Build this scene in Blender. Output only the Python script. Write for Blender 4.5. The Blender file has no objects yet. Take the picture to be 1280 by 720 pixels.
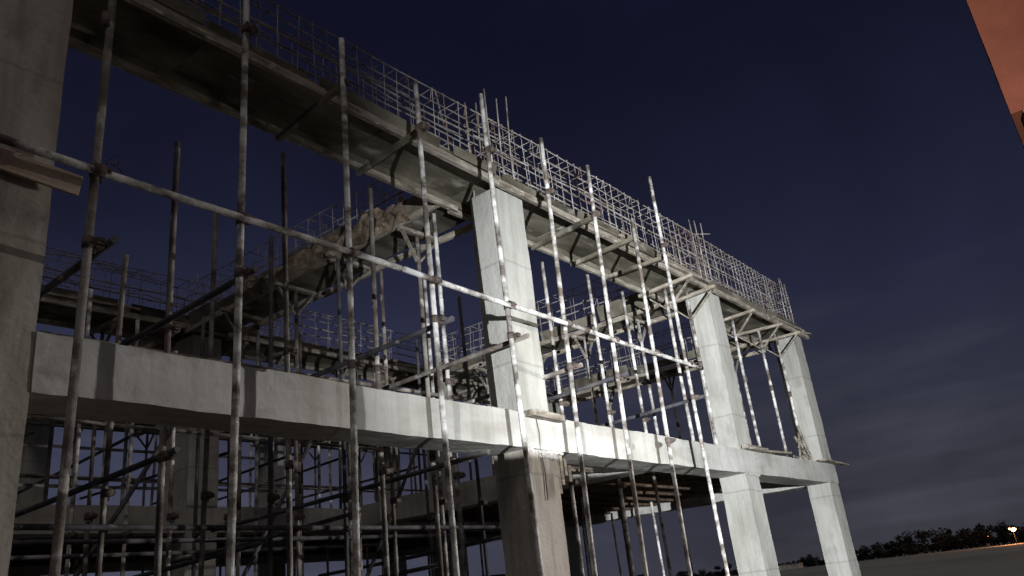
import bpy, bmesh, math, random
from mathutils import Vector, Matrix, noise
random.seed(7)
R = math.radians
S = bpy.context.scene
COL = S.collection

# ------------------------------------------------------------------ camera
# x runs along the facade, y into the building, z up; the ground lies 1.6 m below the camera
cam_d = bpy.data.cameras.new('camera'); cam = bpy.data.objects.new('camera', cam_d); COL.objects.link(cam)
rt = Vector((0.61963151, -0.77736099, -0.10847432))
dn = Vector((0.21958805, 0.30437362, -0.92689686))
fw = Vector((0.75355019, 0.55051484, 0.35929867))
cam.matrix_world = Matrix((rt, -dn, -fw)).transposed().to_4x4()
cam_d.sensor_width = 36; cam_d.lens = 36 * 997 / 1280
cam_d.clip_start = 0.05; cam_d.clip_end = 6000
S.camera = cam
G = -1.6

# ------------------------------------------------------------------ night sky
world = bpy.data.worlds.new('World'); S.world = world; world.use_nodes = True
nt = world.node_tree; N = nt.nodes; L = nt.links; N.clear()
out = N.new('ShaderNodeOutputWorld'); bg = N.new('ShaderNodeBackground'); L.new(bg.outputs[0], out.inputs[0])
tc = N.new('ShaderNodeTexCoord'); sep = N.new('ShaderNodeSeparateXYZ'); L.new(tc.outputs['Generated'], sep.inputs[0])
ramp = N.new('ShaderNodeValToRGB'); cr = ramp.color_ramp
stops = [(0.0, (0.030, 0.031, 0.038)), (0.06, (0.031, 0.032, 0.043)), (0.17, (0.026, 0.029, 0.047)), (0.30, (0.018, 0.020, 0.044)),
         (0.45, (0.0105, 0.0118, 0.029)), (0.62, (0.0060, 0.0068, 0.0190)), (1.0, (0.004, 0.004, 0.011))]
while len(cr.elements) < len(stops): cr.elements.new(0.5)
for e, (p, c) in zip(cr.elements, stops): e.position = p; e.color = (*c, 1)
L.new(sep.outputs['Z'], ramp.inputs[0])
# thin cloud streaks low over the field
mp = N.new('ShaderNodeMapping'); mp.inputs['Scale'].default_value = (1.6, 1.6, 11); L.new(tc.outputs['Generated'], mp.inputs[0])
nz = N.new('ShaderNodeTexNoise'); nz.inputs['Scale'].default_value = 2.2; nz.inputs['Detail'].default_value = 5; L.new(mp.outputs[0], nz.inputs[0])
cr2 = N.new('ShaderNodeValToRGB'); cr2.color_ramp.elements[0].position = .48; cr2.color_ramp.elements[1].position = .72; L.new(nz.outputs[0], cr2.inputs[0])
band = N.new('ShaderNodeMapRange'); band.inputs[1].default_value = 0.0; band.inputs[2].default_value = 0.33
band.inputs[3].default_value = 1; band.inputs[4].default_value = 0; L.new(sep.outputs['Z'], band.inputs[0])
mu = N.new('ShaderNodeMath'); mu.operation = 'MULTIPLY'; L.new(cr2.outputs[0], mu.inputs[0]); L.new(band.outputs[0], mu.inputs[1])
mu2 = N.new('ShaderNodeMath'); mu2.operation = 'MULTIPLY'; mu2.inputs[1].default_value = .75; L.new(mu.outputs[0], mu2.inputs[0])
mix = N.new('ShaderNodeMix'); mix.data_type = 'RGBA'; L.new(mu2.outputs[0], mix.inputs['Factor'])
L.new(ramp.outputs[0], mix.inputs['A']); mix.inputs['B'].default_value = (0.062, 0.062, 0.082, 1)
dt = N.new('ShaderNodeVectorMath'); dt.operation = 'DOT_PRODUCT'; L.new(tc.outputs['Generated'], dt.inputs[0]); dt.inputs[1].default_value = (.42, .90, .12)
g1 = N.new('ShaderNodeMapRange'); g1.interpolation_type = 'SMOOTHSTEP'; g1.inputs[1].default_value = .62; g1.inputs[2].default_value = 1.0; L.new(dt.outputs['Value'], g1.inputs[0])
g2 = N.new('ShaderNodeMapRange'); g2.inputs[1].default_value = .0; g2.inputs[2].default_value = .45; g2.inputs[3].default_value = 1; g2.inputs[4].default_value = 0; L.new(sep.outputs['Z'], g2.inputs[0])
g3 = N.new('ShaderNodeMath'); g3.operation = 'MULTIPLY'; L.new(g1.outputs[0], g3.inputs[0]); L.new(g2.outputs[0], g3.inputs[1])
gm = N.new('ShaderNodeMix'); gm.data_type = 'RGBA'; gm.blend_type = 'ADD'; L.new(g3.outputs[0], gm.inputs['Factor']); L.new(mix.outputs['Result'], gm.inputs['A']); gm.inputs['B'].default_value = (.022, .023, .044, 1)
nz5 = N.new('ShaderNodeTexNoise'); nz5.inputs['Scale'].default_value = 3.1; nz5.inputs['Detail'].default_value = 7; nz5.inputs['Distortion'].default_value = .6; L.new(tc.outputs['Generated'], nz5.inputs[0])
v5 = N.new('ShaderNodeMapRange'); v5.inputs[1].default_value = .35; v5.inputs[2].default_value = .7; v5.inputs[3].default_value = .86; v5.inputs[4].default_value = 1.22; L.new(nz5.outputs[0], v5.inputs[0])
gs = N.new('ShaderNodeVectorMath'); gs.operation = 'SCALE'; L.new(gm.outputs['Result'], gs.inputs[0]); L.new(v5.outputs[0], gs.inputs[3])
L.new(gs.outputs[0], bg.inputs[0]); bg.inputs[1].default_value = 1.0

# ------------------------------------------------------------------ lights
def lamp(kind, name, energy, color, loc, tgt, **kw):
    d = bpy.data.lights.new(name, kind); d.energy = energy; d.color = color
    for k, v in kw.items(): setattr(d, k, v)
    o = bpy.data.objects.new(name, d); COL.objects.link(o); o.location = loc
    o.rotation_euler = (Vector(tgt) - Vector(loc)).to_track_quat('-Z', 'Y').to_euler()
    return o
LP = (-0.35, -4.0, 0.35)
lamp('SPOT', 'floodlight', 21500, (0.97, 0.99, 1.0), LP, (15.5, 4.0, 2.6), spot_size=R(75), spot_blend=1.0, shadow_soft_size=.02)
LP2 = (13.4, -1.2, 1.75)
lamp('SPOT', 'yard_lamp', 3000, (1.0, 0.94, 0.89), LP2, (6.6, 5, 0.2), spot_size=R(52), spot_blend=1.0, shadow_soft_size=.05)
lamp('SUN', 'night_fill', 0.33, (1.0, 0.88, 0.75), (0, 0, 60), (12, 14, 60 - 24), angle=R(16))  # added soft warm fill that lifts the field and frame, no visible source

S.view_settings.view_transform = 'Standard'; S.view_settings.look = 'None'
S.view_settings.exposure = 0.0; S.view_settings.gamma = 1; S.view_settings.use_curve_mapping = False

# ------------------------------------------------------------------ materials
def mat(name, base, dark=None, light=None, scale=3.0, rough=.85, bump=.25, bscale=30, stretch=(1, 1, 1), lo=.35, hi=.65, metal=0, spots=None, coords='Object', spotpos=(.60, .66), spotscale=7, streak=0):
    m = bpy.data.materials.new(name); m.use_nodes = True; t = m.node_tree; n = t.nodes; l = t.links
    b = n['Principled BSDF']; b.inputs['Roughness'].default_value = rough; b.inputs['Metallic'].default_value = metal
    b.inputs['Specular IOR Level'].default_value = .3
    c = n.new('ShaderNodeTexCoord'); oi = n.new('ShaderNodeObjectInfo')
    ad = n.new('ShaderNodeVectorMath'); ad.operation = 'ADD'
    sc = n.new('ShaderNodeVectorMath'); sc.operation = 'SCALE'; sc.inputs[3].default_value = 37.0
    cb = n.new('ShaderNodeCombineXYZ')
    for i in range(3): l.new(oi.outputs['Random'], cb.inputs[i])
    l.new(cb.outputs[0], sc.inputs[0]); l.new(c.outputs[coords], ad.inputs[0]); l.new(sc.outputs[0], ad.inputs[1])
    mpp = n.new('ShaderNodeMapping'); mpp.inputs['Scale'].default_value = stretch; l.new(ad.outputs[0], mpp.inputs[0])
    z = n.new('ShaderNodeTexNoise'); z.inputs['Scale'].default_value = scale; z.inputs['Detail'].default_value = 8; z.inputs['Roughness'].default_value = .6
    l.new(mpp.outputs[0], z.inputs[0])
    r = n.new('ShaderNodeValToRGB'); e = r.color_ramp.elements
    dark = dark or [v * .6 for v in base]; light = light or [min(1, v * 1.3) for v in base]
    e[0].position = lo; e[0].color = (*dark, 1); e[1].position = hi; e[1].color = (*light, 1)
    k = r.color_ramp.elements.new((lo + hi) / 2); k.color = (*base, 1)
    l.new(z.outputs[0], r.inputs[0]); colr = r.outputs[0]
    if streak:
        m4 = n.new('ShaderNodeMapping'); m4.inputs['Scale'].default_value = (7, 7, .55); l.new(ad.outputs[0], m4.inputs[0])
        z4 = n.new('ShaderNodeTexNoise'); z4.inputs['Scale'].default_value = 1.6; z4.inputs['Detail'].default_value = 6; l.new(m4.outputs[0], z4.inputs[0])
        r4 = n.new('ShaderNodeValToRGB'); r4.color_ramp.elements[0].position = .36; r4.color_ramp.elements[1].position = .56
        r4.color_ramp.elements[0].color = (streak, streak, streak * .96, 1); l.new(z4.outputs[0], r4.inputs[0])
        # pour lines and board joints
        sx = n.new('ShaderNodeSeparateXYZ'); l.new(c.outputs['Object'], sx.inputs[0]); 
        nn = n.new('ShaderNodeMath'); nn.operation = 'MULTIPLY_ADD'; l.new(z.outputs[0], nn.inputs[0]); nn.inputs[1].default_value = .10; l.new(sx.outputs['Z'], nn.inputs[2])
        fr = n.new('ShaderNodeMath'); fr.operation = 'PINGPONG'; fr.inputs[1].default_value = .61; l.new(nn.outputs[0], fr.inputs[0])
        lt = n.new('ShaderNodeMapRange'); lt.inputs[1].default_value = .0; lt.inputs[2].default_value = .022; lt.inputs[3].default_value = .74; lt.inputs[4].default_value = 1; l.new(fr.outputs[0], lt.inputs[0])
        mm = n.new('ShaderNodeVectorMath'); mm.operation = 'MULTIPLY'; l.new(colr, mm.inputs[0]); l.new(r4.outputs[0], mm.inputs[1])
        ms = n.new('ShaderNodeVectorMath'); ms.operation = 'SCALE'; l.new(mm.outputs[0], ms.inputs[0]); l.new(lt.outputs[0], ms.inputs[3]); colr = ms.outputs[0]
    if spots:
        z2 = n.new('ShaderNodeTexNoise'); z2.inputs['Scale'].default_value = spotscale; z2.inputs['Detail'].default_value = 6; l.new(mpp.outputs[0], z2.inputs[0])
        z2.noise_dimensions = '3D'
        r2 = n.new('ShaderNodeValToRGB'); r2.color_ramp.elements[0].position = spotpos[0]; r2.color_ramp.elements[1].position = spotpos[1]
        l.new(z2.outputs[0], r2.inputs[0])
        mx = n.new('ShaderNodeMix'); mx.data_type = 'RGBA'; l.new(r2.outputs[0], mx.inputs['Factor']); l.new(colr, mx.inputs['A']); mx.inputs['B'].default_value = (*spots, 1)
        colr = mx.outputs['Result']
    l.new(colr, b.inputs['Base Color'])
    z3 = n.new('ShaderNodeTexNoise'); z3.inputs['Scale'].default_value = bscale; z3.inputs['Detail'].default_value = 5; l.new(ad.outputs[0], z3.inputs[0])
    bp = n.new('ShaderNodeBump'); bp.inputs['Strength'].default_value = bump; bp.inputs['Distance'].default_value = .02
    l.new(z3.outputs[0], bp.inputs['Height']); l.new(bp.outputs[0], b.inputs['Normal'])
    return m
M = {}
M['concrete'] = mat('concrete', (.37, .37, .345), (.29, .29, .27), (.43, .43, .415), scale=1.5, bump=.45, bscale=22, stretch=(1, 1, .55), spots=(.20, .20, .18), spotpos=(.60, .78), spotscale=3.1, streak=.86)
M['concrete_beam'] = mat('concrete_beam', (.41, .41, .395), (.30, .295, .275), (.48, .48, .47), scale=1.3, bump=.4, bscale=18, stretch=(.6, 1, 1.6), spots=(.22, .21, .18), spotpos=(.60, .78), spotscale=2.6, streak=.87)
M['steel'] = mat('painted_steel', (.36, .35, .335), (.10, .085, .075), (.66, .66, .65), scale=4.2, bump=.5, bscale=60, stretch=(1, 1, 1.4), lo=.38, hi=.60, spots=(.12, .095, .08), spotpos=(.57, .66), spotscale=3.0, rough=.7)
M['concrete_tan'] = mat('tan_concrete', (.37, .345, .31), (.27, .245, .21), (.43, .41, .38), scale=1.5, bump=.45, bscale=22, stretch=(1, 1, .5), spots=(.17, .14, .11), spotpos=(.58, .76), spotscale=3.1, streak=.75)
M['rebar_rust'] = mat('rusty_rebar', (.17, .125, .10), (.09, .06, .045), (.26, .21, .18), scale=6, bump=.6, bscale=90)
M['steel_old'] = mat('rusty_steel', (.16, .138, .12), (.07, .056, .048), (.34, .32, .30), scale=3, bump=.5, bscale=60, spots=(.52, .50, .47), spotpos=(.60, .68), spotscale=5, rough=.75)
M['steel_dark'] = mat('dark_steel', (.075, .075, .088), (.035, .034, .04), (.13, .12, .11), scale=4, bump=.5, bscale=60, spots=(.4, .38, .35), spotpos=(.66, .74), spotscale=6, rough=.7)
M['clamp'] = mat('clamp_iron', (.10, .08, .07), scale=9, bump=.5, bscale=50, rough=.65)
M['rebar'] = mat('rebar', (.27, .25, .235), (.13, .105, .09), (.42, .40, .385), scale=5, bump=.6, bscale=90, rough=.8)
M['timber'] = mat('timber', (.23, .205, .17), (.11, .095, .075), (.34, .315, .27), scale=3, bump=.4, bscale=35, stretch=(1, 4, 4), spots=(.50, .48, .45), spotpos=(.60, .70))
M['timber_y'] = mat('timber_crosswise', (.27, .235, .19), (.15, .125, .10), (.37, .34, .29), scale=3, bump=.4, bscale=35, stretch=(4, 1, 4), spots=(.50, .48, .45), spotpos=(.60, .70))
M['ply'] = mat('shuttering_board', (.115, .105, .08), (.045, .04, .03), (.20, .185, .15), scale=2.0, bump=.3, bscale=25, stretch=(.5, 1.2, 1), spots=(.40, .39, .35), spotpos=(.60, .74), spotscale=3)
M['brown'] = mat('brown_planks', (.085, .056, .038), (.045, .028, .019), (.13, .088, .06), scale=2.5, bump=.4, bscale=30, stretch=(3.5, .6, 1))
M['sheet'] = mat('crumpled_sheet', (.22, .175, .13), (.09, .07, .05), (.33, .27, .21), scale=4, bump=.5, bscale=14, rough=.6)
M['plank'] = mat('scaffold_plank', (.42, .33, .27), (.30, .22, .17), (.50, .41, .35), scale=2.5, bump=.35, bscale=30, stretch=(.5, 6, 6))
M['red'] = mat('red_render', (.135, .036, .018), (.10, .026, .013), (.165, .046, .023), scale=.7, bump=.3, bscale=16)
M['grass'] = mat('field_grass', (.40, .42, .37), (.31, .325, .28), (.47, .49, .43), scale=.035, bump=.2, bscale=3, lo=.3, hi=.7)
M['dirt'] = mat('site_dirt', (.07, .052, .038), (.04, .03, .022), (.10, .08, .06), scale=.9, bump=.8, bscale=6, coords='Object')
M['leaf'] = mat('foliage', (.042, .042, .036), (.02, .022, .016), (.062, .062, .05), scale=.5, bump=0)
M['bark'] = mat('bark', (.07, .055, .04), scale=2)
M['black'] = mat('black_metal', (.03, .03, .03), scale=5, rough=.5)
def emit(name, col, s):
    m = bpy.data.materials.new(name); m.use_nodes = True; b = m.node_tree.nodes['Principled BSDF']
    b.inputs['Base Color'].default_value = (.8, .8, .8, 1); b.inputs['Emission Color'].default_value = (*col, 1); b.inputs['Emission Strength'].default_value = s
    return m
M['glow'] = emit('lamp_glass', (1, .26, .08), 5.0); M['glow_w'] = emit('white_lamp_glass', (1, .95, .9), 3.0); M['glow_f'] = emit('flood_glass', (1, 1, .95), 40.0)
M['white'] = mat('white_wall', (.7, .69, .66), scale=1)
M['glass'] = mat('window_glass', (.03, .035, .045), scale=1, rough=.1, bump=0)

# ------------------------------------------------------------------ helpers
def jit(p, a, s=2.3):
    n = noise.noise_vector(Vector(p) * s); return Vector(p) + n * a
class MB:
    def __init__(self): self.b = bmesh.new()
    def box(self, lo, hi, jitter=0, seg=0):
        lo = Vector(lo); hi = Vector(hi); n = [1, 1, 1]
        if seg: n = [max(1, int(round((hi[i] - lo[i]) / seg))) for i in range(3)]
        vs = {}
        def v(i, j, k):
            key = (i, j, k)
            if key not in vs:
                p = Vector((lo.x + (hi.x - lo.x) * i / n[0], lo.y + (hi.y - lo.y) * j / n[1], lo.z + (hi.z - lo.z) * k / n[2]))
                if jitter:
                    onedge = (i in (0, n[0])) + (j in (0, n[1])) + (k in (0, n[2]))
                    q = noise.noise_vector(p * 1.9) * jitter + noise.noise_vector(p * 9) * jitter * (.55 if onedge > 1 else .25)
                    p = p + q
                vs[key] = self.b.verts.new(p)
            return vs[key]
        for a, bb, c in ((0, 1, 2), (1, 2, 0), (2, 0, 1)):
            for side in (0, n[a]):
                for i in range(n[bb]):
                    for j in range(n[c]):
                        q = []
                        for di, dj in ((0, 0), (1, 0), (1, 1), (0, 1)):
                            ix = [0, 0, 0]; ix[a] = side; ix[bb] = i + di; ix[c] = j + dj; q.append(v(*ix))
                        if side == 0: q.reverse()
                        self.b.faces.new(q)
        return self
    def bar(self, p0, p1, w, h, up=(0, 0, 1), twist=0):
        p0 = Vector(p0); p1 = Vector(p1); d = (p1 - p0).normalized(); u = Vector(up)
        if abs(d.dot(u)) > .98: u = Vector((0, 1, 0))
        s = d.cross(u).normalized(); u = s.cross(d)
        r = []
        for p in (p0, p1):
            r.append([self.b.verts.new(p + s * (a * w / 2) + u * (c * h / 2)) for a, c in ((-1, -1), (1, -1), (1, 1), (-1, 1))])
        A, B = r
        self.b.faces.new(A[::-1]) ; self.b.faces.new(B)
        for i in range(4): self.b.faces.new((A[i], A[(i + 1) % 4], B[(i + 1) % 4], B[i]))
        return self
    def tube(self, pts, r, n=8, cap=True):
        pts = [Vector(p) for p in pts]; rings = []
        for i, p in enumerate(pts):
            d = (pts[min(i + 1, len(pts) - 1)] - pts[max(i - 1, 0)]).normalized()
            u = Vector((0, 0, 1)) if abs(d.z) < .9 else Vector((1, 0, 0))
            s = d.cross(u).normalized(); t = s.cross(d)
            rr = r[i] if isinstance(r, (list, tuple)) else r
            rings.append([self.b.verts.new(p + (s * math.cos(2 * math.pi * k / n) + t * math.sin(2 * math.pi * k / n)) * rr) for k in range(n)])
        for A, B in zip(rings, rings[1:]):
            for k in range(n):
                f = self.b.faces.new((A[k], A[(k + 1) % n], B[(k + 1) % n], B[k])); f.smooth = n > 5
        if cap and n > 2: self.b.faces.new(rings[0][::-1]); self.b.faces.new(rings[-1])
        return self
    def build(self, name, m, parent=None, loc=(0, 0, 0), bevel=0):
        bmesh.ops.recalc_face_normals(self.b, faces=self.b.faces)
        if bevel: bmesh.ops.bevel(self.b, geom=list(self.b.edges), offset=bevel, segments=1, affect='EDGES')
        me = bpy.data.meshes.new(name); self.b.to_mesh(me); self.b.free()
        me.materials.append(M[m] if isinstance(m, str) else m)
        o = bpy.data.objects.new(name, me); COL.objects.link(o); o.location = loc
        if parent: o.parent = parent
        return o
def tag(o, label, cat, group=None, kind=None):
    if label: o['label'] = label
    if cat: o['category'] = cat
    if group: o['group'] = group
    if kind: o['kind'] = kind
    return o
def empty(name, loc, label, cat, group=None):
    o = bpy.data.objects.new(name, None); COL.objects.link(o); o.location = loc; o.empty_display_size = .2
    return tag(o, label, cat, group)
def clone(o, name=None):
    c = o.copy(); COL.objects.link(c); return c
ORD = ['first', 'second', 'third', 'fourth', 'fifth', 'sixth', 'seventh', 'eighth', 'ninth', 'tenth', 'eleventh', 'twelfth']

# ------------------------------------------------------------------ ground
b = MB(); n = 60
me = bmesh.new(); 
for (x0, x1, y0, y1) in [(-2500, 4500, -3000, 4000)]:
    b.b.faces.new([b.b.verts.new(p) for p in ((x0, y0, G - .05), (x1, y0, G - .05), (x1, y1, G - .05), (x0, y1, G - .05))])
o = b.build('ground', 'grass'); o['kind'] = 'structure'
b = MB(); nx, ny = 70, 60; vs = []
for j in range(ny + 1):
    row = []
    for i in range(nx + 1):
        x = -12 + 40 * i / nx; y = -9 + 34 * j / ny
        e = min(i, j, nx - i, ny - j) / 6; e = min(1, e)
        row.append(b.b.verts.new((x, y, G - .10 + .09 * e + .05 * e * (noise.noise(Vector((x, y, 0)) * .6) + .5 * noise.noise(Vector((x, y, 3)) * 2)) - .02)))
    vs.append(row)
for j in range(ny):
    for i in range(nx): f = b.b.faces.new((vs[j][i], vs[j][i + 1], vs[j + 1][i + 1], vs[j + 1][i])); f.smooth = True
o = b.build('path', 'dirt'); o.name = 'dirt_yard'; o['kind'] = 'structure'

# ------------------------------------------------------------------ concrete frame
frame = empty('concrete_frame', (9.3, 5, G), 'bare two-storey concrete building frame of square columns, long beams and rough slabs', 'building')
F0 = Vector((9.3, 5, G))
def fpart(mb, name, m): return mb.build(name, m, frame, -F0)
CX = [(1.40, 1.92), (6.775, 7.29), (12.52, 13.05), (16.70, 17.25)]
ROW = [5.0, 11.48, 17.5]
ZB0, ZB1 = 1.43, 1.81; ZT = 4.56
for r, y in enumerate(ROW):
    for c, (x0, x1) in enumerate(CX):
        sg = .13 if r == 0 else .4
        bv = .012
        if r == 0 and c == 0:
            fpart(MB().box((x0, y, G - .1), (x1, y + .45, ZT), .010, sg), 'column', 'concrete_tan'); continue
        if r == 1 and c == 1:
            fpart(MB().box((x0, y, ZB1 + .002), (x1, y + .74, ZT), .010, sg), 'column', 'concrete_beam')
            fpart(MB().box((x0, y, G - .1), (x1, y + .74, ZB0 - .002), .010, sg), 'column', 'concrete_beam'); continue
        fpart(MB().box((x0, y, G - .1), (x1, y + .45, ZB0 - .002), .010, sg), 'column', 'concrete_tan' if r == 0 and c == 1 else 'concrete')
        fpart(MB().box((x0 + .01, y + .012, ZB1 + .002), (x1 - .01, y + .44, ZT), .010, sg), 'column', 'concrete')
    yy = y + (.02 if r else 0)
    fpart(MB().box((1.925 if r == 0 else 1.40, yy - .012, ZB0), (17.27, yy + .46, ZB1), .013, .12 if r == 0 else .4), 'beam', 'concrete_beam')
for x0, x1 in ((1.42, 1.85), (9.9, 10.3), (16.78, 17.2)):
    for y0, y1 in ((5.455, 11.48), (11.965, 17.48)):
        if x0 == 1.42 and y0 < 6: continue
        fpart(MB().box((x0, y0, ZB0 + .004), (x1, y1, ZB1 - .004), .012, .3), 'beam', 'concrete_beam')
# first floor slabs with the brown shuttering planks still under them
fpart(MB().box((10.31, 5.47, 1.66), (16.77, 11.47, 1.80), .004, .6), 'floor_slab', 'concrete')
fpart(MB().box((1.86, 11.97, 1.66), (16.77, 17.48, 1.80), .004, .6), 'floor_slab', 'concrete')
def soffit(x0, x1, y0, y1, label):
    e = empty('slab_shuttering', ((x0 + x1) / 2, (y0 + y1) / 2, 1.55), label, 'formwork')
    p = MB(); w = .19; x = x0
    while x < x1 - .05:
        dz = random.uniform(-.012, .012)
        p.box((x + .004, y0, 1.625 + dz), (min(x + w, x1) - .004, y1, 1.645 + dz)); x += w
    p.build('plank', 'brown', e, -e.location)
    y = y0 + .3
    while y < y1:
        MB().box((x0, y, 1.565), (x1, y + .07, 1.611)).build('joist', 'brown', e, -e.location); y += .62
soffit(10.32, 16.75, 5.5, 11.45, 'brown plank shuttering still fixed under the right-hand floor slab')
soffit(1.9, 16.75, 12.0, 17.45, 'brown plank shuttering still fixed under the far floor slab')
# mortar crust on top of column heads, ragged lumps at the joints
def lumps(x0, x1, y, z, n, s, parent, name='mortar_crust', m='concrete_beam'):
    mb = MB()
    for i in range(n):
        c = Vector((x0 + (x1 - x0) * (i + .5) / n, y + random.uniform(-.02, .01), z + random.uniform(-s, s) * .5))
        bm2 = bmesh.ops.create_icosphere(mb.b, subdivisions=1, radius=s * random.uniform(.5, 1.3))
        for v in bm2['verts']: v.co = Vector((v.co.x * 1.7, v.co.y * .45, v.co.z)) + c + noise.noise_vector(v.co * 20 + c) * s * .5
    return mb.build(name, m, parent, -F0)
lumps(6.78, 7.42, 4.995, 1.42, 22, .022, frame); lumps(12.5, 13.08, 4.995, 1.42, 22, .02, frame)
lumps(6.98, 7.25, 4.997, 1.36, 9, .03, frame)

# ------------------------------------------------------------------ roof beam shuttering
def trough_x(x0, x1, y0, y1, z, label, seg=1.9, side=True, front=True):
    e = empty('beam_shuttering', ((x0 + x1) / 2, (y0 + y1) / 2, z), label, 'formwork')
    q = -e.location; x = x0; k = 0
    while x < x1 - .01:
        xe = min(x + seg * random.uniform(.8, 1.15), x1); dz = random.uniform(-.012, .012)
        MB().box((x + .004, y0 + .09, z + .067 + dz), (xe - .004, y1 - .03, z + .091 + dz), .006, .15).build('base_board', 'ply', e, q); x = xe
    x = x0
    while x < x1 - .01:
        xe = min(x + seg * 1.5 * random.uniform(.8, 1.2), x1); dz = random.uniform(-.02, .02); dy = random.uniform(-.015, .015)
        MB().bar((x, y0 + dy, z - .02 + dz), (xe + .1, y0 + dy + random.uniform(-.01, .01), z - .02 - dz * .5), .05, .085).build('edge_timber', 'timber', e, q)
        MB().bar((x, y1 - dy, z - .055 + dz), (xe + .1, y1 - dy, z - .055 - dz * .5), .05, .07).build('edge_timber', 'timber', e, q); x = xe
    mb = MB(); mb.box((x0 + .01, y0 + .028, z + .02), (x1 - .01, y0 + .088, z + .095), .004, .3); mb.build('packing_timber', 'ply', e, q)
    MB().box((x0 + .01, y1 - .028, z - .02), (x1 - .01, y1 + .03, z + .10), .004, .3).build('packing_timber', 'ply', e, q)
    x = x0 + .1
    if side:
        while x < x1 - .3:
            xe = min(x + random.uniform(.9, 1.7), x1 - .05); t = random.uniform(.01, .05); h = random.uniform(.08, .15)
            mb = MB()
            mb.bar((x, y0 + .02 - t, z + .03 + h / 2), (xe, y0 + .02 - t * random.uniform(.2, 1.6), z + .03 + h / 2 + random.uniform(-.02, .02)), .022, h, up=(0, -.35, 1))
            mb.build('side_board', 'ply', e, q)
            if random.random() < .5: MB().bar((x + .2, y0 - .02, z + .05), (xe + .35, y0 - .035, z + .075 + random.uniform(0, .04)), .03, .035).build('batten', 'timber', e, q)
            x = xe + random.uniform(.02, .22)
    return e
trough_x(1.2, 6.74, 4.95, 5.72, ZT + .04, 'board shuttering for the roof beam over the left front bay, pale edge timbers')
trough_x(6.74, 12.5, 4.95, 5.74, ZT + .04, 'board shuttering for the roof beam over the middle front bay')
trough_x(12.5, 17.4, 4.95, 5.78, ZT + .04, 'board shuttering for the roof beam over the short right-hand bay')
for (x0, x1), w in zip(((1.5, 6.7), (6.7, 12.5), (12.5, 17.3)), ('left', 'middle', 'right')):
    trough_x(x0, x1, 11.25, 12.05, ZT + .04, 'roof beam shuttering across the %s of the second column row' % w, seg=1.9)
    trough_x(x0, x1, 17.3, 18.1, ZT + .04, 'roof beam shuttering across the %s of the rearmost column row' % w, seg=2.4)
def trough_y(x0, x1, y0, y1, z, label, ragged=False):
    e = empty('beam_shuttering', ((x0 + x1) / 2, (y0 + y1) / 2, z), label, 'formwork'); q = -e.location
    y = y0
    while y < y1 - .01:
        ye = min(y + random.uniform(1.2, 1.9), y1); dz = random.uniform(-.03, .03)
        MB().box((x0 + .07, y + .004, z - .018 + dz), (x1 - .07, ye - .004, z + .006 + dz), .01, .15).build('base_board', 'ply', e, q)
        MB().bar((x0, y, z - .05 + dz), (x0, ye + .08, z - .05 - dz), .05, .08).build('edge_timber', 'timber_y', e, q)
        MB().bar((x1, y, z - .05 - dz), (x1, ye + .08, z - .05 + dz), .05, .08).build('edge_timber', 'timber_y', e, q)
        h = random.uniform(.12, .3)
        MB().bar((x0 + .02, y + .03, z + .03 + h / 2), (x0 + .0, ye - .05, z + .02 + h / 2), .022, h, up=(-.25, 0, 1)).build('side_board', 'ply', e, q)
        y = ye
    if ragged:
        mb = MB(); nu, nv = 90, 14; g = []
        for i in range(nu + 1):
            y = y0 + .45 + (y1 - y0 - 2.0) * i / nu; row = []
            hang = .22 + .16 * noise.noise(Vector((y * 1.1, 3, 0))) + .10 * noise.noise(Vector((y * 4.3, 7, 0)))
            top = .24 + .12 * noise.noise(Vector((y * 2.1, 9, 0))) + .10 * noise.noise(Vector((y * 7, 1, 0)))
            for j in range(nv + 1):
                t = j / nv
                p = Vector((x0 - .03 - .10 * math.sin(t * 3.0), y, z + top * (1 - t) - hang * .35 * t * 1.2))
                p += noise.noise_vector(Vector((y * 3.2, t * 3, 0))) * .06 + noise.noise_vector(Vector((y * 9, t * 8, 5))) * .025
                row.append(mb.b.verts.new(p))
            g.append(row)
        for i in range(nu):
            for j in range(nv):
                mb.b.faces.new((g[i][j], g[i + 1][j], g[i + 1][j + 1], g[i][j + 1]))
        s = mb.build('crumpled_sheet', 'sheet', None); md = s.modifiers.new('s', 'SOLIDIFY'); md.thickness = .004
        tag(s, 'crumpled tan sheet hanging ragged over the crosswise roof shuttering behind the left bay', 'sheet')
    return e
trough_y(6.55, 7.3, 5.75, 11.25, ZT + .02, 'crosswise roof beam shuttering running back from the left of the two middle columns', True)
trough_y(12.4, 13.1, 5.8, 11.25, ZT + .02, 'crosswise roof beam shuttering running back from the second full column')
trough_y(16.6, 17.3, 5.85, 11.25, ZT + .02, 'crosswise roof beam shuttering running back from the end column')
trough_y(6.5, 7.3, 12.1, 17.3, ZT + .02, 'crosswise roof beam shuttering between the two rear column rows')

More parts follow.
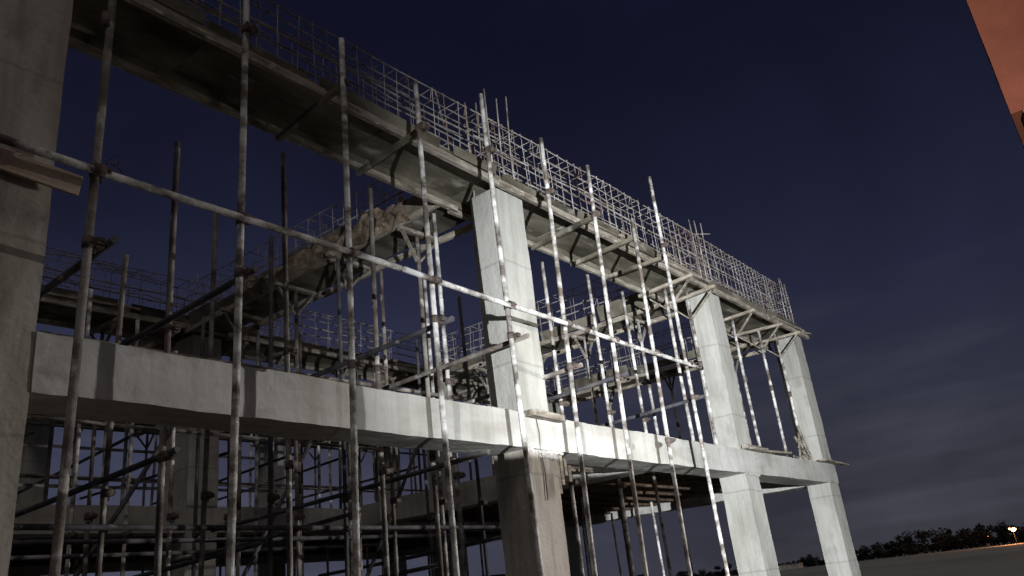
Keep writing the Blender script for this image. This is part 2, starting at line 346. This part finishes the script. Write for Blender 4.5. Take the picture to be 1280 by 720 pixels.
# ------------------------------------------------------------------ reinforcement cages
def cage(ax, a0, a1, c0, c1, zb, zt, step, label, levels, r=.0070, group=None, thick=.0082):
    """ax 0: runs along x with cross range c in y; ax 1: runs along y. zt may be a function"""
    def P(a, c, z): return (a, c, z) if ax == 0 else (c, a, z)
    org = Vector(P((a0 + a1) / 2, (c0 + c1) / 2, zb)); e = empty('rebar_cage', org, label, 'reinforcement', group)
    nn = max(2, int((a1 - a0) / .5)); Z = zt if callable(zt) else (lambda a: zt)
    for c in (c0, c1):
        for f in levels:
            pts = []
            for i in range(nn + 1):
                a = a0 + (a1 - a0) * i / nn; z = zb + (Z(a) - zb) * f
                pts.append(Vector(P(a, c + random.uniform(-.012, .012), z + random.uniform(-.012, .012))))
            rr = thick * (1.6 if .45 < f < .6 else 1.0)
            MB().tube(pts, rr, 5).build('long_bar', 'rebar', e, -org)
    for i in range(int((a1 - a0) * 1.1) if len(levels) > 3 else 3):
        a_ = random.uniform(a0, a1 - 1.2); ln_ = random.uniform(.9, 2.6); c_ = random.choice((c0, c1)) + random.uniform(-.03, .03); f_ = random.uniform(.02, .98); f2 = f_ + random.uniform(-.12, .12)
        e_ = min(a_ + ln_, a1 + .1); m_ = (a_ + e_) / 2
        pts = [P(a_, c_, zb + (Z(a_) - zb) * f_), P(m_, c_ + random.uniform(-.04, .04), zb + (Z(m_) - zb) * (f_ + f2) / 2 - .02), P(e_, c_, zb + (Z(e_) - zb) * min(1.02, f2))]
        MB().tube(pts, r, 5).build('long_bar', random.choice(('rebar', 'rebar_rust')), e, -org)
    a = a0 + .05; k = 0
    while a < a1 and k < 60:
        zt_ = Z(a); l = random.uniform(-.045, .045); d = .012
        pts = [P(a, c0 - d, zb - d), P(a + l, c0 - d, zt_ + d), P(a + l, c1 + d, zt_ + d + random.uniform(-.01, .01)), P(a, c1 + d, zb - d), P(a, c0 - d, zb - d)]
        mb = MB()
        for p, q in zip(pts, pts[1:]): mb.tube([p, q], r * .8, 4, False)
        if random.random() < .45:   # hooked tail
            s = random.uniform(.05, .12); mb.tube([P(a + l, c0, zt_), P(a + l + .03, c0 + .05, zt_ - s)], r * .8, 4, False)
        near_col = ax == 0 and min(abs(a - 6.9), abs(a - 12.7), abs(a - 17)) < .55
        mb.build('stirrup', 'rebar_rust' if near_col or random.random() < .15 else 'rebar', e, -org); a += step * random.uniform(.86, 1.14); k += 1
    return e
def zt_front(x):
    pts = [(1, 5.40), (3.7, 5.46), (5.6, 5.53), (7.4, 5.63), (9.3, 5.69), (12.5, 5.74), (17.5, 5.74)]
    for (xa, za), (xb, zb) in zip(pts, pts[1:]):
        if x <= xb: return za + (zb - za) * (x - xa) / (xb - xa)
    return pts[-1][1]
LV = (0, .27, .52, .78, 1)
cage(0, 1.3, 6.75, 5.10, 5.40, 4.80, zt_front, .20, 'reinforcement cage standing on the left front roof shuttering, wide mesh', LV)
cage(0, 6.75, 12.5, 5.10, 5.42, 4.76, zt_front, .20, 'reinforcement cage above the middle front bay, between the two big columns', LV)
cage(0, 12.5, 17.3, 5.10, 5.42, 4.76, zt_front, .19, 'reinforcement cage above the short right-hand bay, dense mesh', LV)
cage(1, 5.6, 11.4, 6.80, 7.12, 4.80, 5.50, .26, 'reinforcement cage running back from the left middle column', (0, .5, 1))
cage(1, 5.6, 11.4, 12.58, 12.92, 4.80, 5.50, .26, 'reinforcement cage running back from the second full column', (0, .5, 1))
cage(1, 5.6, 11.4, 16.78, 17.1, 4.80, 5.50, .26, 'reinforcement cage running back from the end column', (0, .5, 1))
for (x0, x1), w in zip(((1.5, 6.7), (6.9, 12.4), (12.9, 17.2)), ('left', 'middle', 'right')):
    cage(0, x0, x1, 11.45, 11.8, 4.80, 5.45, .28, 'reinforcement cage across the %s of the second column row' % w, (0, .5, 1))
    cage(0, x0, x1, 17.5, 17.85, 4.80, 5.45, .32, 'reinforcement cage across the %s of the rearmost column row' % w, (0, .5, 1))
# loose hanging bars under the rear cage of the left bay and starters
def starters(c, y, zt, label, n=3):
    x0, x1 = c; org = Vector(((x0 + x1) / 2, y + .2, ZT)); e = empty('starter_bars', org, label, 'reinforcement')
    for i in range(n):
        for j in (0, 1):
            x = x0 + .05 + (x1 - x0 - .1) * i / (n - 1); yy = y + .06 + .33 * j; h = zt + random.uniform(-.16, .1)
            MB().tube([(x, yy, ZT - .05), (x + random.uniform(-.01, .01), yy, ZT + .7), (x + random.uniform(-.04, .04), yy + random.uniform(-.03, .03), h)], .011, 6).build('bar', 'rebar', e, -org)
    for z in (4.72, 4.9, 5.1, 5.3, 5.5):
        mb = MB(); q = [(x0 + .03, y + .04), (x1 - .03, y + .04), (x1 - .03, y + .41), (x0 + .03, y + .41)]
        for a, bb in zip(q, q[1:] + q[:1]): mb.tube([(*a, z), (*bb, z + .01)], .006, 4, False)
        mb.build('tie', 'rebar', e, -org)
starters(CX[1], 5.0, 6.10, 'tall starter bars rising from the column nearest the picture centre')
starters(CX[2], 5.0, 5.98, 'starter bars rising through the mesh above the second full column')
starters(CX[3], 5.0, 5.95, 'starter bars rising above the far right end column')
for c, nm in ((1, 'middle left'), (2, 'middle right'), (3, 'right end')):
    starters(CX[c], 11.48, 5.7, 'starter bars on the %s column of the second row' % nm, 2)
tag(MB().tube([(12.6, 5.1, 5.55), (13.0, 5.2, 5.86), (13.5, 5.1, 5.98)], .01, 5).build('loose_bar', 'rebar'), 'single bent bar sticking out above the second full column', 'rod')
tag(MB().tube([(6.15, 5.2, 5.2), (6.16, 5.3, 5.78)], .01, 5).build('loose_bar', 'rebar'), 'single upright bar poking above the mesh left of the tall starter bars', 'rod')

# ------------------------------------------------------------------ scaffold
def clamp_mesh(ax):
    mb = MB(); r = .036
    mb.tube([(0, 0, -.035), (0, 0, .035)], r, 10)
    if ax: 
        mb.tube([(-.035, -.055 if ax == 'x' else 0, 0), (.035, -.055 if ax == 'x' else 0, 0)] if ax == 'x' else [(.055, -.035, 0), (.055, .035, 0)], r, 10)
        mb.box((.02, -.075, -.02), (.065, .0, .02)) ; mb.tube([(.05, -.09, .0), (.05, -.02, .0)], .008, 6); mb.tube([(.04, .0, -.06), (.04, .0, .05)], .008, 6)
    return mb
def pole(x, y, z0, z1, label, m='steel', r=.026, clamps=(), group=None, lean=(0, 0), name='scaffold_pole', joint=None):
    e = empty(name, (x, y, z0), label, 'scaffold pole', group); pts = []
    n = 9; ph = random.uniform(0, 6)
    for i in range(n + 1):
        t = i / n; z = (z1 - z0) * t
        pts.append((lean[0] * t + .012 * math.sin(t * 4 + ph), lean[1] * t + .01 * math.sin(t * 3 + ph * 2), z))
    MB().tube(pts, r, 12).build('tube', m, e)
    for z, ax in clamps:
        t = (z - z0) / (z1 - z0)
        clamp_mesh(ax).build('clamp', 'clamp', e, (lean[0] * t + .012 * math.sin(t * 4 + ph), lean[1] * t + .01 * math.sin(t * 3 + ph * 2), z - z0))
    if joint:
        MB().tube([(0, 0, joint - z0 - .06), (0, 0, joint - z0 + .06)], r + .008, 12).build('joint_sleeve', 'clamp', e)
    return e
YF = 4.6
front = [  # x, top, material, lean, clamp heights
 (1.99, 6.3, 'steel_old', (.02, 0), ((2.77, 'x'), (2.28, 'y'))),
 (2.98, 6.0, 'steel', (.12, 0), ((2.77, 'x'), (2.35, 'y'), (4.5, 'x'))),
 (4.02, 4.97, 'steel', (.06, 0), ((2.77, 'x'), (1.82, 'y'))),
 (5.08, 4.97, 'steel', (-.02, 0), ((2.77, 'x'), (2.4, 'y'), (4.42, 'x'))),
 (6.24, 5.34, 'steel', (-.10, 0), ((2.77, 'x'), (2.45, 'y'), (4.6, 'x'))),
 (7.10, 5.22, 'steel', (.14, 0), ((2.77, 'x'), (2.28, 'y'), (4.46, 'x'))),
 (8.09, 5.24, 'steel', (.23, 0), ((2.77, 'x'), (2.32, 'y'), (4.5, 'x'))),
 (9.18, 4.77, 'steel', (.14, 0), ((2.77, 'x'), (1.62, 'y'))),
 (10.25, 5.76, 'steel', (-.06, 0), ((2.77, 'x'), (2.3, 'y'), (4.6, 'x'))),
]
feat = ['brownish with a dark joint, closest to the big left column', 'dark at the top and chalky white below', 'its top just above the mesh', 'pale grey, its top below the mesh edge',
        'white, in front of the centre column', 'white, just right of the centre column', 'pale, second to the right of the centre column', 'shorter, topping out beneath the mesh edge', 'white and tall, its head rising well above the mesh']
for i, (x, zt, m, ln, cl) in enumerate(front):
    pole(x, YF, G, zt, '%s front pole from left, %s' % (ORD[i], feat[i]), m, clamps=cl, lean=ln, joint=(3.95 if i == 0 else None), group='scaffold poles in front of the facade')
# long ledger
def ledger(p0, p1, label, m='steel', r=.0265, cat='scaffold tube', group=None, clamps=()):
    p0 = Vector(p0); p1 = Vector(p1); d = p1 - p0; e = empty('ledger_tube', p0, label, cat, group); pts = []
    n = 8; u = Vector((0, 0, 1))
    for i in range(n + 1):
        t = i / n; pts.append(d * t + u * (-.012 * math.sin(t * math.pi)) + Vector((0, .008, 0)) * math.sin(t * 7))
    MB().tube(pts, r, 12).build('tube', m, e)
    for t in clamps:
        c = d * t; dd = d.normalized() * .045
        MB().tube([c - dd, c + dd], r + .009, 10).build('joint_sleeve', 'clamp', e)
    return e
ledger((1.35, YF - .055, 2.765), (4.62, YF - .055, 2.775), 'left length of the long pale horizontal tube crossing the facade', clamps=(), group='horizontal tubes along the facade')
ledger((4.66, YF - .055, 2.775), (7.55, YF - .057, 2.765), 'middle length of the long pale horizontal tube crossing the facade', group='horizontal tubes along the facade')
ledger((7.5, YF - .055, 2.765), (10.62, YF - .05, 2.76), 'right length of the long pale horizontal tube, ending before the second full column', clamps=(.02,), group='horizontal tubes along the facade')
YI = 5.92
inner = [(3.31, 4.13, 'steel_old'), (4.46, 4.5, 'steel_old'), (5.57, 4.5, 'steel_old'), (6.68, 4.5, 'steel'), (7.75, 4.5, 'steel'), (8.9, 4.45, 'steel'), (10.12, 4.66, 'steel'), (11.22, 4.52, 'steel')]
if1 = ['brown, cut off short in the left bay', 'standing left of centre in the left bay', 'standing right of centre in the left bay', 'close behind the left side of the centre column', 'just behind the right of the centre column', 'in the left half of the middle bay', 'with a knobbed loose top in the middle bay', 'right of the knobbed one in the middle bay']
for i, (x, zt, m) in enumerate(inner):
    pole(x, YI, G, zt, 'inner pole behind the long beam, %s' % if1[i], m, clamps=((2.36, 'y'), (1.30, 'x')) if i < 7 else ((2.36, 'y'),), group='inner row of scaffold poles', lean=(random.uniform(-.05, .05), 0))
# crosswise tubes tying front poles to the inner rows
for x, z, y1, m, w in ((2.05, 2.29, 7.2, 'steel_dark', 'the first front pole'), (3.05, 2.35, 7.5, 'steel_dark', 'the second front pole'), (5.12, 2.4, 8.0, 'steel_dark', 'the fourth front pole'),
                       (6.27, 2.45, 9.0, 'steel_old', 'the pole before the centre column'), (7.2, 2.28, 8.2, 'steel_old', 'the pole right of the centre column'), (8.2, 2.33, 6.6, 'steel_dark', 'the seventh front pole'), (10.28, 2.3, 6.6, 'steel_dark', 'the tall ninth front pole')):
    ledger((x + .055, YF - .12, z), (x + .06, y1, z - .06), 'crosswise upper storey tube running back from %s' % w, m, group='crosswise scaffold tubes')
ledger((6.26, 5.1, 1.38), (6.22, 9.9, 1.25), 'dark crosswise tube slanting across the opening below the beam, left of the centre column', 'steel_dark', group='crosswise scaffold tubes')
ledger((3.3, 5.75, 1.33), (3.25, 10.2, 1.2), 'dark crosswise tube low behind the left bay', 'steel_dark', group='crosswise scaffold tubes')
# interior standards in the open left bay
rows_y = (7.3, 8.7, 10.2)
for j, y in enumerate(rows_y):
    for i in range(8):
        x = 2.7 + .86 * i + .45 * j + random.uniform(-.12, .12)
        if x > 9.6: continue
        zt = random.choice((4.35, 4.1, 4.4, 3.2, 1.2)) if j else random.choice((4.3, 3.6, 4.4))
        m = random.choice(('steel_dark', 'steel', 'steel', 'steel_old', 'steel'))
        pole(x, y, G, zt, '%s pole from the left in the %s row inside the open left bay' % (ORD[i], ('nearest', 'middle', 'farthest')[j]), m, clamps=((1.25, 'x'), (.1, 'y')), group='poles deep inside the open left bay', r=.025, lean=(random.uniform(-.07, .07), 0))
for j, y in enumerate((7.25, 8.65, 10.15)):
    for z, m in ((2.62, 'steel_old'), (.95, 'steel_dark'), (-.15, 'steel_dark')):
        ledger((2.4 + random.uniform(0, .6), y - .05, z + random.uniform(-.1, .1)), (9.5, y - .05, z + random.uniform(-.1, .1)),
               'lengthwise tube %s in the %s inner row of the left bay' % ({2.62: 'above the beam', .95: 'below the beam', -.15: 'close to the ground'}[z], ORD[j]), m, group='lengthwise tubes inside the left bay')
# upper poles and props standing on the slabs
def prop(x, y, z0, z1, ax, label, m='timber', group=None, hw=.42, brace=True, r=.028, steel=True):
    e = empty('timber_headed_prop', (x, y, z0), label, 'prop', group); h = z1 - z0
    ln = random.uniform(-.03, .03)
    MB().tube([(0, 0, 0), (ln, 0, h * .5), (0, 0, h - .03)], r, 10).build('tube', m if steel else 'timber', e)
    A = Vector((1, 0, 0)) if ax == 'x' else Vector((0, 1, 0))
    off = A * random.uniform(-.06, .06); tl = random.uniform(-.03, .03)
    MB().bar(-A * hw + off + Vector((0, 0, h - .025 - tl)), A * hw + off + Vector((0, 0, h - .025 + tl)), .07, .05).build('head_beam', 'timber' if ax == 'x' else 'timber_y', e)
    if brace:
        for s in (-1, 1):
            MB().bar(A * (s * hw * .85) + off + Vector((0, 0, h - .055)), Vector((0, 0, h - .42)) + A * s * .02, .022, .045, up=(1, 0, 0) if ax == 'y' else (0, 1, 0)).build('brace', 'timber', e)
    if steel: MB().tube([(0, 0, h * .52), (0, 0, h * .56)], r + .012, 8).build('collar', 'clamp', e)
    return e
ZS = 1.81; ZH = 4.50
for x, w in ((11.45, 'left of the second full column'), (12.28, 'tight against the second full column'), (14.15, 'nearest the second full column in the right bay'), (15.45, 'in the middle of the right bay'), (16.45, 'leaning close to the end column')):
    prop(x, 5.28, ZS, ZH, 'y', 'slim braced prop on the front beam, %s' % w, 'steel', group='braced props standing on the front beam', hw=.5)
for i, y in enumerate((6.4, 7.6, 8.8, 10.1)):
    prop(6.75 + random.uniform(-.1, .1), y, G, ZH, 'x', 'tall braced prop under the left crosswise shuttering, %s from the front' % ORD[i], 'steel_old', group='props under the left crosswise shuttering', hw=.36)
for i, y in enumerate((6.5, 7.7, 8.9, 10.2)):
    prop(12.7, y, ZS, ZH, 'x', 'pale braced prop behind the middle bay, %s from the front' % ORD[i], 'steel', group='props under the middle crosswise shuttering', hw=.36)
for i, y in enumerate((6.5, 8.1, 9.8)):
    prop(16.9, y, ZS, ZH, 'x', 'pale braced prop under the end shuttering, %s from the front' % ORD[i], 'steel', group='props under the end crosswise shuttering', hw=.36)
for i in range(10):
    x = 2.4 + 1.5 * i
    if abs(x - 7) < .5 or abs(x - 12.8) < .5: x += .7
    prop(x, 11.65, ZS, ZH, 'y', '%s braced prop from the left on the second row beam' % ORD[i], 'steel_old', group='braced props on the second row beam', hw=.45)
for j, y in enumerate((12.7, 14.4, 16.2)):
    for i in range(11):
        pole(2.6 + 1.3 * i + .4 * j + random.uniform(-.2, .2), y, ZS, random.uniform(3.9, 4.9), '%s pole from the left in the %s row on the far floor slab' % (ORD[i], ('nearest', 'middle', 'farthest')[j]), random.choice(('steel', 'steel_old', 'steel')), group='poles standing on the far floor slab', r=.028)
for i in range(9):
    x = 3 + 1.6 * i
    prop(x + (.6 if abs(x - 7) < .5 else 0), 17.7, ZS, ZH, 'y', '%s distant braced prop from the left on the rearmost beam' % ORD[i], 'steel_old', group='props on the rearmost beam', hw=.5)
for z in (2.9, 2.3):
    ledger((2.2, 12.9, z), (9.5, 13.0, z + .05), 'distant horizontal tube %s above the far floor slab' % ('high' if z > 2.5 else 'low'), 'steel', group='horizontal tubes above the far slab')
for k, (y, z, w, m) in enumerate(((12.75, 3.45, 'highest, nearest', 'steel_dark'), (14.45, 2.75, 'middle', 'steel_old'), (14.45, 3.6, 'upper middle', 'steel_dark'), (16.25, 3.1, 'farthest', 'steel'), (16.25, 2.45, 'lowest, farthest', 'steel_dark'))):
    ledger((2.0, y, z), (15.8, y + .05, z + random.uniform(-.1, .1)), 'long tube over the far slab, %s of its set' % w, m, group='horizontal tubes above the far slab')
for i in range(7):
    x = 3.2 + 1.5 * i
    ledger((x, 11.9, 2.75 + .12 * (i % 3)), (x + .05, 17.1, 2.72 + .1 * (i % 2)), '%s crosswise tube from the left over the far slab' % ORD[i], 'steel_dark', group='crosswise tubes over the far slab')
for i in range(5):
    x = 3.6 + 1.25 * i
    ledger((x, 6.9, .45 + .3 * (i % 3)), (x + .1, 10.8, .35 + .3 * (i % 3)), '%s low crosswise tube from the left inside the open bay' % ORD[i], 'steel_dark', group='low crosswise tubes inside the left bay')
for i in range(3):
    ledger((3.2 + 2 * i, 8.75, -.6), (5.0 + 2 * i, 8.7, 2.4), '%s slanting brace from the left deep in the open bay' % ORD[i], 'steel_dark', group='slanting braces inside the left bay')
# ground floor props
for j, y in enumerate((7.9, 9.6)):
    for i in range(5):
        pole(10.9 + 1.25 * i, y, G, 1.50 if (i + j) % 3 else 1.46, '%s prop from the left, %s row under the right-hand slab planks' % (ORD[i], ('nearer', 'farther')[j]), 'steel' if i % 2 else 'steel_old', group='ground floor props under the right-hand slab', r=.024)
for j, y in enumerate((12.6, 14.3, 16.2)):
    for i in range(8):
        pole(2.6 + 1.75 * i + .4 * j, y, G, 1.50, '%s prop from the left, %s dark row under the far slab' % (ORD[i], ('nearest', 'middle', 'farthest')[j]), random.choice(('steel', 'steel_old', 'steel')), group='ground floor props under the far slab', r=.026)
for i, y in enumerate((12.5, 14.2)):
    ledger((2, y, .55 - .5 * i), (15.5, y, .5 - .5 * i), 'long tube tying the dark ground floor props, %s' % ('nearer and higher' if i == 0 else 'farther and lower'), 'steel_old', group='tubes tying ground floor props')
# short pieces resting on crosswise brackets near the front shuttering
for x, z, w in ((4.1, 4.47, 'third'), (5.15, 4.47, 'fourth'), (8.3, 4.47, 'seventh'), (9.35, 4.47, 'eighth'), (10.3, 4.45, 'ninth')):
    tag(MB().bar((x, 4.56, z + .02), (x + random.uniform(-.15, .1), 5.7, z - .02), .045, .055).build('bearer_timber', 'ply'), 'short bearer under the roof shuttering beside the %s front pole' % w, 'timber', 'bearers under the front roof shuttering')

# ------------------------------------------------------------------ boards and debris
def board(p0, p1, w, h, label, m='timber', up=(0, 0, 1)):
    return tag(MB().bar(p0, p1, w, h, up=up).build('board', m, bevel=.004), label, 'board')
board((.9, 4.86, 2.855), (2.03, 4.86, 2.79), .05, .13, 'thick pinkish plank lashed across the big left column', 'plank', up=(0, -.3, 1))
board((1.0, 4.90, 2.99), (1.75, 4.92, 2.93), .06, .10, 'rough dark board behind the pinkish plank on the left column', 'timber')
board((6.80, 4.93, 1.80), (7.42, 4.95, 1.79), .12, .07, 'chunky pale timber block at the foot of the centre column')
board((12.55, 4.93, 1.845), (13.5, 4.95, 1.835), .10, .07, 'pale plank lying at the foot of the second full column')
board((16.4, 4.93, 1.845), (17.95, 4.95, 1.83), .14, .035, 'thin plank sticking out past the beam end at the last column')
board((13.3, 5.15, 1.87), (14.9, 5.05, 1.90), .12, .04, 'grey board lying loose on the beam in the right bay')
board((7.45, 5.5, 1.36), (9.0, 5.65, 1.42), .07, .06, 'pale timber slung under the beam right of the centre column')
board((7.5, 5.62, 1.26), (8.2, 5.68, 1.29), .04, .03, 'thin lath under the beam right of the centre column')
e = empty('timber_trestle', (15.9, 5.2, 1.82), 'little tangle of crossed sticks on the beam beside the end column', 'trestle')
for a, c in (((0, 0, 0), (.45, .05, .62)), ((.6, 0, 0), (.3, .1, .55)), ((-.25, .1, .02), (.7, 0, .22)), ((.1, 0, .3), (.55, .05, .28)), ((.75, 0, -.02), (.33, 0, .75)), ((-.3, 0, .1), (.5, .1, .1))):
    MB().bar(a, c, .035, .035).build('stick', 'timber', e)
e = empty('beam_end_form', (7.45, 5.15, 1.1), 'broken pale form boards clinging under the beam at the centre column', 'formwork')
for x, z0, z1 in ((7.31, .98, 1.42), (7.38, 1.08, 1.40), (7.46, 1.18, 1.36), (7.53, 1.12, 1.30)):
    MB().box((x, 5.02, z0), (x + .055, 5.09, z1)).build('slat', 'timber', e, -Vector((7.45, 5.15, 1.1)))
tag(MB().tube([(6.98, 4.985, 1.80), (7.0, 4.975, 1.6), (6.99, 4.982, 1.45), (7.03, 4.985, 1.2), (7.02, 4.985, .9)], .006, 5).build('hanging_wire', 'steel_dark'), 'thin wire hanging down the beam face at the centre column', 'wire')
e = empty('tie_wire', (2.12, 4.6, 2.83), 'curly tie wire on the long tube beside the first front pole', 'wire')
pts = [(.07 * math.cos(t * .9) * (1 - t / 16), .03 * math.sin(t * 2), .05 * math.sin(t * .9) + .02 * t * .3) for t in range(14)]
MB().tube(pts, .004, 4).build('strand', 'steel_dark', e)
# loose drooping bars hanging from the rear reinforcement
for k in range(14):
    x = random.uniform(2.2, 6.4); y = random.uniform(11.3, 12); z = random.uniform(4.8, 5.4)
    tag(MB().tube([(x, y, z), (x + .6, y + .1, z + .12), (x + 1.3, y, z - .02)], .008, 4).build('loose_bar', 'rebar'), 'loose thin bar lying over the far left roof reinforcement', 'rod', 'loose bars on the far left roof reinforcement')

# ------------------------------------------------------------------ neighbour house
hx = 14.0; e = empty('red_house', (hx + 4, -5, G), 'tall terracotta red rendered house corner with overhanging top storey', 'house'); q = -e.location
zb = hx * math.tan(R(24.3))
b = MB(); b.box((hx, -8, zb), (hx + 8, -.03, zb + 4.2), .006, .5); b.build('upper_wall', 'red', e, q)
MB().box((hx + .25, -7.8, G - .1), (hx + 7.8, -1.0, zb), 0).build('lower_wall', 'red', e, q)
MB().box((hx + .02, -8.02, zb - .12), (hx + 8.02, -.2, zb - .003)).build('overhang_slab', 'concrete', e, q)
MB().box((hx - .3, -8.3, zb + 4.203), (hx + 8.3, -.02, zb + 4.4)).build('roof', 'concrete', e, q)
for zz in (-.6, 2.5):
    for y in (-2.6, -5.4):
        f = MB().box((hx + .20, y, zz), (hx + .30, y + 1.1, zz + 1.3)).build('window', 'white', e, q)
        MB().box((hx + .185, y + .07, zz + .07), (hx + .22, y + 1.03, zz + 1.23)).build('pane', 'glass', f)

# unseen blocker wall, added to keep the floodlight off the ground floor
wl = MB(); wl.box((-1.6, -1.00, G - .1), (3.25, -.82, .688), .002, .2)
tag(wl.build('light_blocker_wall', 'concrete'), 'unseen low grey wall added to block the floodlight', 'wall')
def flood(name, loc, tgt, label):
    d = (Vector(tgt) - Vector(loc)).normalized(); c = Vector(loc) - d * .13
    e = empty(name, (c.x, c.y, G), label, 'floodlight'); q = -e.location
    MB().tube([(c.x, c.y, G - .05), (c.x, c.y, c.z - .16)], .03, 8).build('stand', 'black', e, q)
    MB().bar(c - d * .05, c + d * .04, .34, .26).build('housing', 'black', e, q)
    MB().bar(c + d * .043, c + d * .048, .28, .20).build('glass', 'glow_f', e, q)
flood('floodlight_stand', LP, (15.5, 4.2, 2.6), 'bright work floodlight on a stand behind the added light-blocking wall')
flood('floodlight_stand', LP2, (6.9, 5, 1.0), 'warm yard lamp on a stand near the red house')

# ------------------------------------------------------------------ far field edge
def tree(loc, h, w, seed, label, proto=None):
    rnd = random.Random(seed); e = empty('tree', loc, label, 'tree', 'trees along the field edge')
    MB().tube([(0, 0, 0), (.1, 0, h * .3), (0, .2, h * .7)], [.28, .2, .06], 6).build('trunk', 'bark', e)
    mb = MB()
    cl = [(Vector((rnd.gauss(0, w * .33), rnd.gauss(0, w * .33), h * (.22 + .6 * rnd.random()))), rnd.uniform(.14, .28) * h) for _ in range(13)]
    for _ in range(1500):
        c, r = rnd.choice(cl); d = Vector((rnd.gauss(0, 1), rnd.gauss(0, 1), rnd.gauss(0, 1))).normalized() * r * rnd.random() ** .4
        p = c + d; s = rnd.uniform(.18, .5)
        u = Vector((rnd.gauss(0, 1), rnd.gauss(0, 1), rnd.gauss(0, 1))).normalized() * s; v = u.orthogonal().normalized() * s
        mb.b.faces.new([mb.b.verts.new(q) for q in (p - u, p + v, p + u, p - v * .6)])
    mb.build('crown', 'leaf', e); return e
def polar(az, d, z=G): return (d * math.cos(R(az)), d * math.sin(R(az)), z)
protos = []
spec = [(12.1, 345, 8.8, 10, 'rounded bush-like tree, tallest bump left of the orange lamp'), (8.9, 350, 8.4, 14, 'broad dark tree just left of the orange lamp'), (9.7, 352, 7.8, 11, 'dark tree beside the broad one near the orange lamp'),
        (7.9, 355, 7.2, 13, 'lower dark tree right behind the orange lamp'), (14.6, 356, 6.2, 14, 'low tree in the middle of the distant field edge'), (17.5, 358, 5.2, 14, 'low tree on the field edge near the last column')]
for i, (az, d, h, w, lb) in enumerate(spec): tree(polar(az, d), h, w, i, lb)
pr = tree(polar(-2, 356), 7.6, 13, 99, 'small distant tree along the dark field edge'); 
az = 1.0; k = 0
for az in [5.6, 6.6, 10.7, 11.4, 13.0, 13.8, 15.6, 16.5, 18.6, 19.8, 21.2, 22.6, 24.5, 27, 30, 34, 39, 45, 2.5, 0.6, -4, -7]:
    c = pr.copy(); COL.objects.link(c); c.location = polar(az + random.uniform(-.2, .2), 352 + random.uniform(-6, 14)); s = random.uniform(.62, .95) * (.8 if az > 14 else 1)
    c.scale = (s * 1.2, s * 1.2, s * .85); c.rotation_euler = (0, 0, random.uniform(0, 6))
    c['label'] = 'small distant tree along the dark field edge at %s' % ('the far right' if az < 8 else 'the foot of the orange-lit end' if az < 14 else 'the foot of the last columns')
    for ch in pr.children:
        d = ch.copy(); COL.objects.link(d); d.parent = c
# continuous undergrowth
mb = MB()
for i in range(9000):
    az = random.uniform(-8, 50); d = 362 + random.uniform(0, 10); hh = 2.6 + 1.5 * noise.noise(Vector((az * 1.3, 0, 0))) + 1.0 * noise.noise(Vector((az * 5, 2, 0))); hh *= .75 if az > 14 else 1.15
    p = Vector(polar(az, d)) + Vector((0, 0, max(.3, hh) * random.random() ** .7)); s = random.uniform(.4, .9)
    u = Vector((random.gauss(0, 1), random.gauss(0, 1), random.gauss(0, 1))).normalized() * s; v = u.orthogonal().normalized() * s
    mb.b.faces.new([mb.b.verts.new(q) for q in (p - u, p + v, p + u, p - v)])
tag(mb.build('hedgerow', 'leaf'), 'dark hedgerow and scrub running along the far edge of the field', 'scrub', kind='stuff')
# distant lamps
p = Vector(polar(7.29, 300)); e = empty('street_lamp', p, 'glowing orange lamp in front of the distant trees', 'lamp')
MB().tube([(0, 0, 0), (0, 0, 4.2)], .05, 8).build('post', 'black', e)
MB().bar((-.1, .6, 4.1), (.1, -.6, 4.1), .06, .06).build('crossarm', 'black', e)
for dx, dz, s in ((-.75, .22, .36), (.0, -.05, .62), (.62, .02, .42), (.3, -.45, .3)):
    b = MB(); r_ = bmesh.ops.create_icosphere(b.b, subdivisions=2, radius=s)
    for v in r_['verts']: v.co = Vector((v.co.x * .6, v.co.y * 1.0, v.co.z * .8))
    b.build('lamp_globe', 'glow', e, (-.12 * dx, -dx, 4.25 + dz))
lamp('POINT', 'orange_lamp_light', 9000, (1, .35, .12), p + Vector((-2, 0, 4.2)), p, shadow_soft_size=.5)
p = Vector(polar(20.7, 330)); e = empty('distant_shed', p, 'tiny pale shed with a white light at the field edge between the last two columns', 'shed')
MB().box((-2, -7, 0), (2, 2.4, 1.9)).build('wall', 'white', e)
MB().box((-2.2, -7.2, 1.903), (2.2, 2.6, 2.1)).build('roof', 'black', e)
b = MB(); bmesh.ops.create_icosphere(b.b, subdivisions=2, radius=.5); b.build('lamp_globe', 'glow_w', e, (-2.4, 1.2, 2.75))
p = Vector(polar(8.65, 335)); e = empty('porch_lamp', p, 'faint tiny lamp among the distant trees', 'lamp')
MB().tube([(0, 0, 0), (0, 0, 3.1)], .06, 6).build('post', 'black', e)
b = MB(); bmesh.ops.create_icosphere(b.b, subdivisions=1, radius=.10); b.build('lamp_globe', 'glow', e, (0, 0, 3.3))
